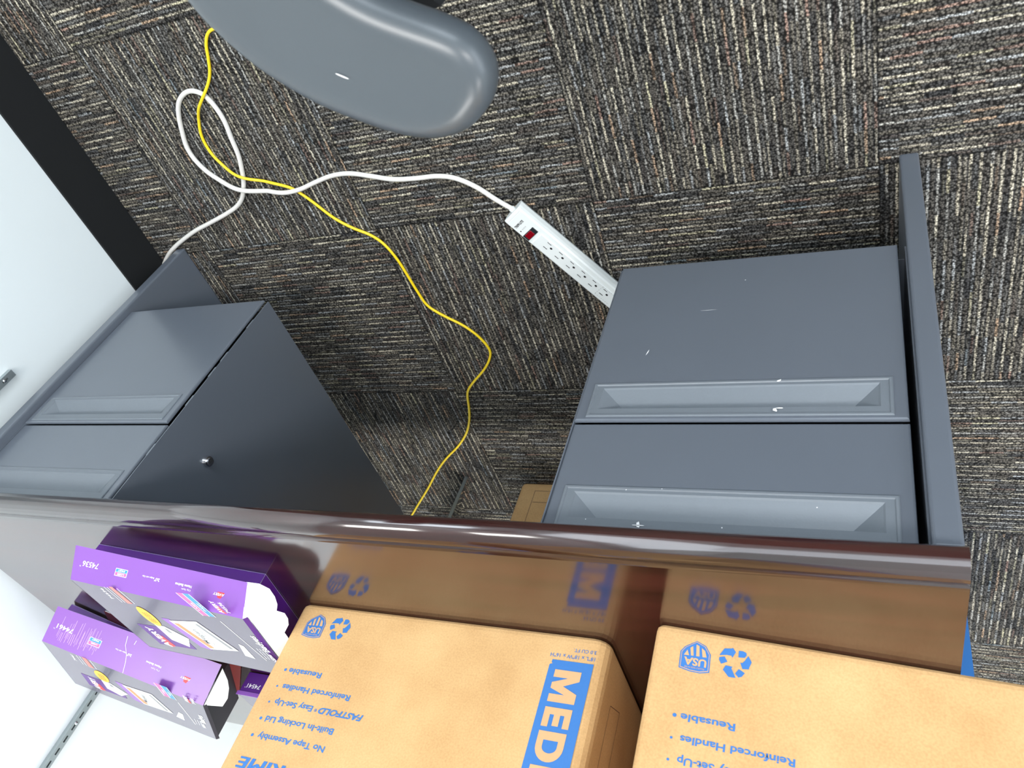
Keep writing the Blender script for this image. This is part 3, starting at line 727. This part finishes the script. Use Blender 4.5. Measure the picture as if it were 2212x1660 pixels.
# box on the floor behind the desk
fb = thing('moving_box', (-0.76, 1.48, 0), 'plain cardboard box standing on the carpet behind the desk, only its lower corner showing', 'cardboard box')
bm = bmesh.new(); bm_box(bm, (-0.998, 1.246, 0.001), (-0.522, 1.70, 0.38), .012, 3); link('carton', from_bm(bm), M_KRAFT, fb)
ff = frame((-0.522, 1.246, 0), (-1, 0, 0), (0, 0, 1)); ff = frame((-0.522, 1.2458, 0), (1, 0, 0), (0, 0, 1))
def sg(p, q, w=.0011):
    v = Vector(q) - Vector(p); nn = Vector((-v.y, v.x)).normalized() * w / 2
    return [(p[0] + nn.x, p[1] + nn.y), (q[0] + nn.x, q[1] + nn.y), (q[0] - nn.x, q[1] - nn.y), (p[0] - nn.x, p[1] - nn.y)]
polys([sg((-.045, .030), (-.30, .030)), sg((-.045, .030), (-.045, .30)), sg((-.048, .066), (-.10, .066)), sg((-.10, .066), (-.10, .20))], ff, M_LINE, fb, .0004, 'printed_outline')

# blue tote behind the desk end
tb = thing('storage_bin', (-1.27, 1.5, 0), 'bright blue bin on the carpet behind the free end of the desk', 'bin')
bm = bmesh.new()
V0 = []
def brg(z, ins): return [bm.verts.new((x, y, z)) for x, y in ((-1.5055 + ins, 1.252 + ins), (-1.03 - ins, 1.252 + ins), (-1.03 - ins, 1.66 - ins), (-1.5055 + ins, 1.66 - ins))]
rr = [brg(0, .003), brg(.42, .0), brg(.42, .006), brg(.01, .009)]
for p, q in zip(rr, rr[1:]):
    for k in range(4): bm.faces.new((p[k], p[(k + 1) % 4], q[(k + 1) % 4], q[k]))
bm.faces.new(rr[0]); bm.faces.new(rr[-1]); link('tub', from_bm(bm), M_BIN, tb)
bm = bmesh.new()
for l, h in (((-1.512, 1.247, .415), (-1.024, 1.260, .428)), ((-1.512, 1.652, .415), (-1.024, 1.668, .428)), ((-1.512, 1.260, .415), (-1.500, 1.652, .428)), ((-1.036, 1.260, .415), (-1.024, 1.652, .428))): bm_box(bm, l, h, .002, 1)
link('rim', from_bm(bm), M_BIN, tb)

# ------------------------------------------------------------------ purple name badge cartons
def carton(F, S0, S1, tray, number, label, lobe, flap2, endp, tz, sub):
    """F: four corners of the top face (front right, front left, back left, back right); S0,S1 lower corners of the front lip"""
    F = [Vector(p) for p in F]; S0 = Vector(S0); S1 = Vector(S1)
    for q in F: q.z = F[0].z
    pn = (F[1] - F[0]).cross(S0 - F[0]).normalized(); S1 = S1 - pn * pn.dot(S1 - F[0])
    c = sum(F, Vector()) / 4
    t = thing('badge_carton', (c.x, c.y, DZ), label, 'carton', 'purple name badge cartons')
    th = .0006
    # lid: top and turned-down front, back and right sides
    bm = bmesh.new()
    up = Vector((0, 0, 1))
    def dn(p, z): return Vector((p.x, p.y, z))
    panel_bm(bm, [F[3], F[2], F[1], F[0]][::1] if False else [F[0], F[3], F[2], F[1]], th, 0, 1)
    zb = min(S0.z, S1.z) + .003
    panel_bm(bm, [F[3], F[0], dn(F[0], zb), dn(F[3], zb)], th, 2, 1)
    panel_bm(bm, [F[2], F[3], dn(F[3], zb), dn(F[2], zb)], th, 2, 1)
    me = from_bm(bm, False)
    # make the top panel face upward
    o = link('lid', me, [M_FACE, M_CARDW, M_PUR], t)
    bm = bmesh.new(); panel_bm(bm, [F[0], F[1], S1, S0], th, 0, 1)
    # normal must point to the sitter
    lp = link('front_lip', from_bm(bm, False), [M_PUR, M_CARDW], t)
    # folded strip along the end of the top
    eo = (F[1] - F[0]).normalized() * .005
    bm = bmesh.new(); q = [F[1], F[1] + eo - up * .004, F[2] + eo - up * .004, F[2]]
    panel_bm(bm, [Vector(v) + up * .0003 for v in q][::-1], .0004, 0, 0); link('edge_fold', from_bm(bm), M_PURD if endp is None else M_BLKC, t)
    # tray below
    T0, T1, Tdepth, thh = tray
    T0 = Vector(T0); T1 = Vector(T1); dd = (T1 - T0).normalized(); nb = Vector((0, 0, 1)).cross(dd)
    if nb.y < 0: nb = -nb
    bm = bmesh.new(); w2 = .0006
    P0, P1, P2, P3 = T0, T1, T1 + nb * Tdepth, T0 + nb * Tdepth
    for a, b_ in ((P0, P1), (P1, P2), (P2, P3), (P3, P0)):
        o2 = bm; q = [a, b_, b_ + up * thh, a + up * thh]
        cen = (P0 + P2) / 2; n = (b_ - a).cross(up)
        if n.dot((a + b_) / 2 - cen) < 0: q = q[::-1]
        panel_bm(bm, q, w2, 0, 1)
    panel_bm(bm, [P0 + up * .0006, P1 + up * .0006, P2 + up * .0006, P3 + up * .0006], .0005, 1, 1)
    link('tray', from_bm(bm, False), [M_PURD, M_CARDW], t)
    if lobe:
        pts = [Vector(p) for p in lobe]; bm = bmesh.new(); vs = [bm.verts.new(p) for p in pts]
        f = bm.faces.new(vs); r = bmesh.ops.extrude_face_region(bm, geom=[f])
        nv = [v for v in r['geom'] if isinstance(v, bmesh.types.BMVert)]; bmesh.ops.translate(bm, vec=(0.0004, .0005, -.0003), verts=nv)
        bmesh.ops.triangulate(bm, faces=bm.faces)
        fl = link('dust_flap', from_bm(bm), M_CARDW, t); fl['label'] = 'rounded white end flap'
    if flap2:
        pts = [Vector(p) for p in flap2]; bm = bmesh.new(); vs = [bm.verts.new(p) for p in pts]
        f = bm.faces.new(vs); r = bmesh.ops.extrude_face_region(bm, geom=[f])
        nv = [v for v in r['geom'] if isinstance(v, bmesh.types.BMVert)]; bmesh.ops.translate(bm, vec=(0, 0, -.0006), verts=nv)
        bmesh.ops.triangulate(bm, faces=bm.faces)
        link('end_flap', from_bm(bm), M_CARDW, t)
    if endp:
        bm = bmesh.new(); panel_bm(bm, [Vector(p) for p in endp], th, 0, 0)
        link('end_panel', from_bm(bm), M_BLKC, t)
    # print on the front lip: reading from sitter-left to sitter-right
    fl_ = frame(tuple(F[0]), tuple(F[0] - F[1]), tuple(F[0] - S0))
    H = (F[0] - S0).length; Wd = (F[0] - F[1]).length; kx = Wd / .305; kz = H / .050
    def X(u): return -u * kx
    def Z(v): return -v * (kz if H > .055 else 1.0)
    text(number, fl_, X(.0425), Z(.0290), .0078, M_WINK, lp, w=.0300 * kx, bold=.015)
    text('TM', fl_, X(.0115), Z(.0225), .0022, M_WINK, lp, w=.003)
    lbx = (X(.0965), X(.0745)); lbz = (Z(.0290), Z(.0185))
    mk = poly([(lbx[0], lbz[0]), (lbx[1], lbz[0]), (lbx[1], lbz[1]), (lbx[0], lbz[1])], fl_, M_WINK, lp, .0003, 'printed_label')
    zm = (lbz[0] + lbz[1]) / 2; e = .0008
    poly([(lbx[0] + e, zm + .0002), (lbx[1] - e, zm + .0002), (lbx[1] - e, lbz[1] - e), (lbx[0] + e, lbz[1] - e)], fl_, M_PINK, mk, .0005)
    poly([(lbx[0] + e, lbz[0] + e), (lbx[1] - e, lbz[0] + e), (lbx[1] - e, zm - .0002), (lbx[0] + e, zm - .0002)], fl_, M_SKY, mk, .0005)
    text('LASER', fl_, (lbx[0] + lbx[1]) / 2, zm + .0012, .0026, M_WINK, mk, w=.012, align='CENTER', lift=.0007, bold=.02)
    text('INKJET', fl_, (lbx[0] + lbx[1]) / 2, lbz[0] + .0016, .0026, M_WINK, mk, w=.012, align='CENTER', lift=.0007, bold=.02)
    text(sub[0], fl_, X(.1545), Z(.0270), .0045, M_WINK, lp, w=.009 * kx, bold=.02)
    text(sub[1], fl_, X(.1445), Z(.0270), .0022, M_WINK, lp, w=.021 * kx, bold=.01)
    text('Name Badges', fl_, X(.2105), Z(.0270), .0036, M_WINK, lp, w=.0285 * kx, bold=.02)
    text('Clip Style', fl_, X(.2105), Z(.0215), .0024, M_WINK, lp, w=.0160 * kx)
    poly([(X(.2665), Z(.0270)), (X(.2545), Z(.0270)), (X(.2560), Z(.0195)), (X(.2615), Z(.0185))], fl_, M_RED, lp, .0003)
    text('AVERY', fl_, X(.2665), Z(.0255), .0036, M_WINK, lp, w=.0185 * kx, bold=.02, lift=.0005)
    # print on the top face: u from sitter-right to left, v away from the sitter
    U = (F[1] - F[0]).normalized()
    fo = frame(tuple(F[0]), tuple((F[3] - F[0]).normalized() * -1), tuple(-U))    # reads toward the sitter, letter-up to the right
    ku = Wd / .305
    def Q(u, v): return (-v, -u * ku)
    def tp(b, u, v, h, w, mat=M_WINK, bold=.01, lift=.0004): return text(b, fo, -v, -u * ku, h, mat, o, w=w, bold=bold, lift=lift)
    # purple band left of the photo area
    poly([Q(.040, .112), Q(.098, .112), Q(.120, .150), Q(.120, .172), Q(.040, .172)], fo, M_PURD, o, .0002)
    poly([Q(.053, .142), Q(.070, .142), Q(.075, .171), Q(.062, .176)], fo, M_RED, o, .0004)
    tp('AVERY', .0660, .1745, .013, .058, bold=.03, lift=.0006)
    poly([Q(.0755, .007), Q(.0835, .007), Q(.0870, .050), Q(.0765, .050)], fo, M_SALM, o, .0003)
    for uu in (.0635, .0700, .0905): poly([Q(uu, .009), Q(uu + .0010, .009), Q(uu + .0028, .049), Q(uu + .0018, .049)], fo, M_WINK, o, .0003)
    tp('74536' if number == '74536' else '74461', .0560, .042, .006, .028)
    poly([Q(.092 + .013 * math.cos(a), .083 + .027 * math.sin(a)) for a in [k * math.pi / 9 for k in range(18)]], fo, M_YEL, o, .0005, 'printed_seal')
    for q in range(3): tp('100% NEW', .0890 + q * .0045, .100, .0022, .030, M_LINE, lift=.0007)
    poly([Q(.084, .106), Q(.103, .108), Q(.130, .138), Q(.110, .166), Q(.084, .150)], fo, M_CARDW, o, .0004)
    poly([Q(.098, .112), Q(.104, .116), Q(.106, .128), Q(.098, .126)], fo, M_GREYI, o, .0006)
    poly([Q(.118, .082), Q(.134, .082), Q(.158, .166), Q(.138, .160)], fo, M_PUR, o, .0002)
    bd = poly([Q(.132, .086), Q(.193, .078), Q(.220, .154), Q(.158, .162)], fo, M_CARDW, o, .0005, 'printed_badge')
    poly([Q(.137, .092), Q(.147, .091), Q(.170, .156), Q(.159, .158)], fo, M_ORNG, bd, .0007)
    text('Megan', fo, -.143, -.172 * ku, .0100, M_GREYI, bd, w=.040, bold=.01, lift=.0008)
    text('Account Manager', fo, -.146, -.181 * ku, .0045, M_GREYI, bd, w=.044, lift=.0008)
    poly([Q(.184, .086), Q(.190, .085), Q(.213, .150), Q(.206, .151)], fo, M_GREYI, bd, .0007)
    poly([Q(.2165, .001), Q(.2275, .001), Q(.2350, .0565), Q(.2235, .0565)], fo, M_PINK, o, .0003)
    poly([Q(.2290, .001), Q(.2390, .001), Q(.2460, .0565), Q(.2360, .0565)], fo, M_SKY, o, .0003)
    for uu in (.2155, .2275, .2395): poly([Q(uu, .001), Q(uu + .0012, .001), Q(uu + .0086, .0570), Q(uu + .0074, .0570)], fo, M_WINK, o, .0005)
    tp('LASER', .2290, .043, .0045, .020, lift=.0006); tp('INKJET', .2410, .043, .0045, .020, lift=.0006)
    poly([Q(.2665, .026), Q(.2765, .024), Q(.2790, .044), Q(.2700, .041)], fo, M_RED, o, .0003)
    tp('AVERY', .2750, .042, .0075, .030, bold=.03, lift=.0005); tp('74536' if number == '74536' else '74461', .2885, .040, .007, .026)
    poly([Q(.2475, .067), Q(.2490, .067), Q(.2630, .172), Q(.2615, .172)], fo, M_WINK, o, .0003)
    tp('Badges', .2890, .142, .0125, .044, bold=.02)
    tp('Name', .2840, .172, .0070, .022, bold=.02)
    for q in range(3): tp('Print names fast', .2680 + q * .0055, .165, .0026, .030)
    poly([Q(.224, .166), Q(.236, .130), Q(.243, .135), Q(.240, .172)], fo, M_CARDW, o, .0003)
    return t
FA = [(-0.3020, 0.4940, 0.810), (-0.5910, 0.5450, 0.810), (-0.5630, 0.7080, 0.810), (-0.3030, 0.6840, 0.810)]
carton(FA, (-0.2960, 0.4700, 0.768), (-0.5870, 0.5240, 0.768),
       ((-0.2740, 0.5150, 0.7352), (-0.5770, 0.5540, 0.7352), .19, .034), '74536',
       'purple name badge carton numbered 74536, the one nearer the front edge of the desk',
       [(-0.5915, 0.5440, 0.810), (-0.5840, 0.5230, 0.768), (-0.6060, 0.5240, 0.768), (-0.6220, 0.5290, 0.771), (-0.6260, 0.5410, 0.775), (-0.6265, 0.5520, 0.780), (-0.6230, 0.5605, 0.785), (-.606, .553, .797)],
       [(-0.5970, 0.5450, 0.8055), (-0.6230, 0.5610, 0.785), (-0.6300, 0.5690, 0.783), (-0.6270, 0.5830, 0.783), (-0.6170, 0.6010, 0.783), (-0.6035, 0.6160, 0.788), (-0.6020, 0.6600, 0.791), (-0.5690, 0.7080, 0.8050)],
       None, 0, ('2x3"', 'Badges with Clips'))
FB = [(-0.0250, 0.7100, 0.820), (-0.2840, 0.8720, 0.820), (-0.1910, 1.0430, 0.820), (0.0640, 0.8910, 0.820)]
carton(FB, (-0.0400, 0.6830, 0.766), (-0.3050, 0.8400, 0.758),
       ((-0.0060, 0.7270, 0.7378), (-0.2300, 0.9150, 0.7378), .16, .022), '74461',
       'scuffed purple name badge carton numbered 74461, the one nearest the white wall',
       [(-0.2860, 0.8715, 0.819), (-0.3080, 0.8440, 0.762), (-0.3060, 0.8720, 0.770), (-0.3040, 0.8870, 0.778), (-0.2980, 0.9030, 0.790), (-0.2820, 0.9180, 0.800)],
       None,
       [(-0.2850, 0.8725, 0.8185), (-0.1915, 1.0430, 0.8185), (-0.1915, 1.0430, 0.7370), (-0.2850, 0.8725, 0.7370)], 0, ('2x3"', 'Badges with Clips'))
# third carton, mostly behind the moving box
c3 = thing('badge_carton', (-0.452, 0.99, DZ), 'purple name badge carton numbered 74541, mostly hidden behind the moving box', 'carton', 'purple name badge cartons')
bm = bmesh.new(); bm_box(bm, (-0.594, 0.905, DZ + .0005), (-0.311, 1.10, 0.7775), .0012, 1)
bm.faces.ensure_lookup_table()
for f in bm.faces:
    f.material_index = 1 if f.normal.z > .9 else 0
link('body', from_bm(bm), [M_PURD, M_FACE], c3)
f3 = frame((-0.311, 0.9048, DZ), (1, 0, 0), (0, 0, 1))
text('74541', f3, -.0120, .0220, .0078, M_WINK, c3, w=.030, bold=.015, align='RIGHT'); text('TM', f3, -.0110, .0280, .0022, M_WINK, c3, w=.003)
box('wrap_edge', (-0.594, 0.9035, 0.772), (-0.309, 0.9050, 0.7790), M_PUR, c3)
# scuffs and crease on the second carton are real raised film wrinkles
FBv = [Vector(p) for p in FB]
fsc = frame(tuple(FBv[0]), tuple(FBv[0] - FBv[1]), tuple(FBv[0] - Vector((-0.0400, 0.6830, 0.766))))
lip_b = [o for o in bpy.data.objects if o.name.startswith('front_lip')][-1]
M_FILM = plain('scuffed_film', (0.60, 0.38, 0.85), 0.35, noise=0.2, nscale=300)
ws = []
for k in range(26):
    x = -.018 - k * .0030 - random.random() * .0015; h0 = -.006 - random.random() * .012; h1 = h0 - .014 - random.random() * .026
    w_ = .00022 + random.random() * .00022; j = (random.random() - .5) * .002
    ws.append([(x - w_, h0), (x + w_, h0), (x + w_ + j, h1), (x - w_ + j, h1)])
polys(ws, fsc, M_FILM, lip_b, .0003, 'film_wrinkle')
cr = [(-.134, -.0592), (-.137, -.044), (-.146, -.030), (-.150, -.018), (-.1535, -.0005)]
cs = []
for p, q in zip(cr, cr[1:]): cs.append([(p[0] - .0004, p[1]), (p[0] + .0004, p[1]), (q[0] + .0004, q[1]), (q[0] - .0004, q[1])])
cs.append([(-.151, -.050), (-.1502, -.050), (-.1512, -.0575), (-.152, -.0575)])
polys([[(x, -(.0617 + y) if False else y) for x, y in c_] for c_ in cs], fsc, M_WINK, lip_b, .0004, 'crease_line')

# maroon booklet lying between the cartons
bk = thing('booklet', (-0.24, 0.93, DZ), 'maroon covered booklet lying flat on the desk between the purple cartons', 'booklet')
pts = [(-0.080, 0.742), (-0.322, 0.884), (-0.222, 1.020), (0.010, 0.880)]
pts = [(-0.078, 0.740), (-0.306, 0.884), (-0.214, 1.012), (0.000, 0.880)]
bm = bmesh.new(); panel_bm(bm, [(x, y, DZ + .0020) for x, y in pts][::-1], .0004, 0); link('cover', from_bm(bm), M_BOOK, bk)
c_ = Vector((sum(p[0] for p in pts) / 4, sum(p[1] for p in pts) / 4))
bm = bmesh.new(); panel_bm(bm, [(c_.x + (x - c_.x) * .985, c_.y + (y - c_.y) * .985, DZ + .0016) for x, y in pts][::-1], .0014, 0); link('pages', from_bm(bm), M_CARDW, bk)

# ------------------------------------------------------------------ office chair (only the front of one armrest reaches into the view)
ch = thing('office_chair', (-1.215, -0.42, 0), 'black office chair whose smooth grey armrest pad reaches over the carpet', 'chair')
OUT = [(-0.9100,-0.1300),(-0.9180,-0.1080),(-0.9370,-0.0770),(-0.9530,-0.0590),(-0.9700,-0.0430),(-0.9870,-0.0300),(-1.0050,-0.0190),(-1.0200,-0.0100),(-1.0350,-0.0030),(-1.0480,0.0015),(-1.0610,0.0040),(-1.0730,0.0040),(-1.0850,0.0020),(-1.0960,-0.0030),(-1.1040,-0.0090),(-1.1120,-0.0160),(-1.1170,-0.0240),(-1.1205,-0.0330),(-1.1210,-0.0430),(-1.1190,-0.0515),(-1.1155,-0.0590),(-1.1100,-0.0660),(-1.1030,-0.0720),(-1.0950,-0.0775),(-1.0860,-0.0830),(-1.0660,-0.0950),(-1.0480,-0.1080),(-1.0280,-0.1280),(-1.0140,-0.1520),(-1.0040,-0.1800),(-0.9960,-0.2200),(-0.9920,-0.2600),(-0.9830,-0.2860),(-0.9620,-0.2990),(-0.9380,-0.2960),(-0.9180,-0.2780),(-0.9060,-0.2500),(-0.9000,-0.2100),(-0.9020,-0.1700)]
def pad_mesh(outline, zt):
    P = crom([(x, y, 0) for x, y in outline], 4, closed=True)
    for _ in range(4): P = [(P[i - 1] + P[i] * 2 + P[(i + 1) % len(P)]) / 4 for i in range(len(P))]
    n = len(P); area = sum(P[i].x * P[(i + 1) % n].y - P[(i + 1) % n].x * P[i].y for i in range(n))
    if area < 0: P = P[::-1]
    N_ = []
    for i in range(n):
        t = (P[(i + 1) % n] - P[i - 1]).normalized(); N_.append(Vector((-t.y, t.x, 0)))      # inward
    bm = bmesh.new(); rings = []
    for ins, z in ((.012, -.034), (.005, -.0325), (.0012, -.028), (0, -.021), (.0006, -.0150), (.0025, -.0095), (.0060, -.0048), (.0110, -.0016), (.0170, 0.0), (.0240, -.0004), (.0320, -.0010)):
        cur = [p + N_[i] * ins for i, p in enumerate(P)]
        if ins > .012:
            for _ in range(int((ins - .012) * 900)): cur = [(cur[i - 1] + cur[i] * 2 + cur[(i + 1) % n]) / 4 for i in range(n)]
        rings.append([bm.verts.new(p + Vector((0, 0, zt + z))) for p in cur])
    for a, b in zip(rings, rings[1:]):
        for k in range(n): bm.faces.new((a[k], a[(k + 1) % n], b[(k + 1) % n], b[k]))
    bm.faces.new(rings[0][::-1]); bm.faces.new(rings[-1])
    return from_bm(bm)
pd = link('armrest_pad', pad_mesh(OUT, 0.686), M_PAD, ch, smooth=True); pd['label'] = 'smooth grey armrest pad'
fpd = frame((0, 0, .6860), (1, 0, 0), (0, 1, 0))
poly([(-1.0135 + .0042 * math.cos(a) * 1 - .0012 * math.sin(a), -.0600 + .0014 * math.sin(a) - .0026 * math.cos(a)) for a in [k * math.pi / 6 for k in range(12)]], fpd, M_WINK, pd, .0002, 'paint_spot')
# mirrored pad of the other arm (outside the view)
fd = Vector((-.62, .785, 0)); lf = Vector((-.785, -.62, 0))
def mirror_pt(x, y, C0=Vector((-1.215, -0.42, 0))):
    v = Vector((x, y, 0)) - C0; a = v.dot(fd); b = v.dot(lf); w = C0 + fd * a - lf * b; return w.x, w.y
OUT2 = [mirror_pt(x, y) for x, y in OUT]
link('armrest_pad', pad_mesh(OUT2, 0.686), M_PAD, ch, smooth=True)
def strut(a, b, r, name='arm_post'):
    bm = bmesh.new(); tube_bm(bm, [Vector(a), (Vector(a) + Vector(b)) / 2, Vector(b)], r, 14); return link(name, from_bm(bm), M_BLKP, ch, smooth=True)
C0 = Vector((-1.215, -0.42, 0))
RM = Matrix.Translation(C0) @ Matrix(((fd.x, lf.x, 0, 0), (fd.y, lf.y, 0, 0), (0, 0, 1, 0), (0, 0, 0, 1)))
wing = [(-1.067, -.069), (-1.030, -.060), (-.965, -.085), (-.935, -.140), (-.930, -.230), (-.985, -.235), (-1.002, -.160), (-1.040, -.105)]
for pts in (wing, [mirror_pt(x, y) for x, y in wing][::-1]):
    bm = bmesh.new(); panel_bm(bm, [(x, y, .608) for x, y in pts][::-1], .016); link('arm_bracket', from_bm(bm), M_BLKP, ch)
    bm = bmesh.new(); c2 = Vector((sum(p[0] for p in pts) / 8, sum(p[1] for p in pts) / 8, 0)); bm_box(bm, (c2.x - .02, c2.y - .03, .606), (c2.x + .02, c2.y + .03, .656), .003); link('pad_spacer', from_bm(bm), M_BLKP, ch)
for (px, py) in ((-0.975, -0.165), mirror_pt(-0.975, -0.165)):
    v = Vector((px, py, 0)) - C0; b = v.dot(lf)
    inner = C0 + fd * (v.dot(fd) - .05) + lf * (b * .80)
    bm = bmesh.new(); tube_bm(bm, crom([Vector((px, py, .600)), Vector((px, py, .53)), Vector((px * .7 + inner.x * .3, py * .7 + inner.y * .3, .45)), Vector((inner.x, inner.y, .415))], 6), .016, 14)
    link('arm_post', from_bm(bm), M_BLKP, ch, smooth=True)
bm = bmesh.new(); bm_box(bm, (-.22, -.235, .40), (.22, .235, .475), .034, 4); me = from_bm(bm); me.transform(RM); link('seat', me, M_FAB, ch, smooth=True)
bm = bmesh.new(); bm_box(bm, (-.30, -.21, .56), (-.24, .21, 1.05), .028, 4); me = from_bm(bm); me.transform(RM); link('backrest', me, M_FAB, ch, smooth=True)
bm = bmesh.new(); bm_box(bm, (-.29, -.03, .36), (-.05, .03, .40), .008, 2); bm_box(bm, (-.32, -.03, .37), (-.285, .03, .80), .008, 2); me = from_bm(bm); me.transform(RM); link('back_bracket', me, M_BLKP, ch)
strut((C0.x, C0.y, .07), (C0.x, C0.y, .41), .025, 'gas_column')
for k in range(5):
    a = math.radians(-100 + k * 72)
    e = C0 + Vector((math.cos(a), math.sin(a), 0)) * .27
    bm = bmesh.new(); tube_bm(bm, [Vector((C0.x, C0.y, .095)), (C0 * .5 + e * .5) + Vector((0, 0, .085)), e + Vector((0, 0, .068))], lambda i: (.024, .02, .015)[i], 12)
    leg = link('base_leg', from_bm(bm), M_BLKP, ch, smooth=True)
    bm = bmesh.new(); bmesh.ops.create_cone(bm, cap_ends=True, segments=24, radius1=.027, radius2=.027, depth=.04, matrix=Matrix.Translation(e + Vector((0, 0, .0275))) @ Matrix.Rotation(a + .6, 4, 'Z') @ Matrix.Rotation(math.radians(90), 4, 'X'))
    link('caster', from_bm(bm), M_BLKP, leg, smooth=False)
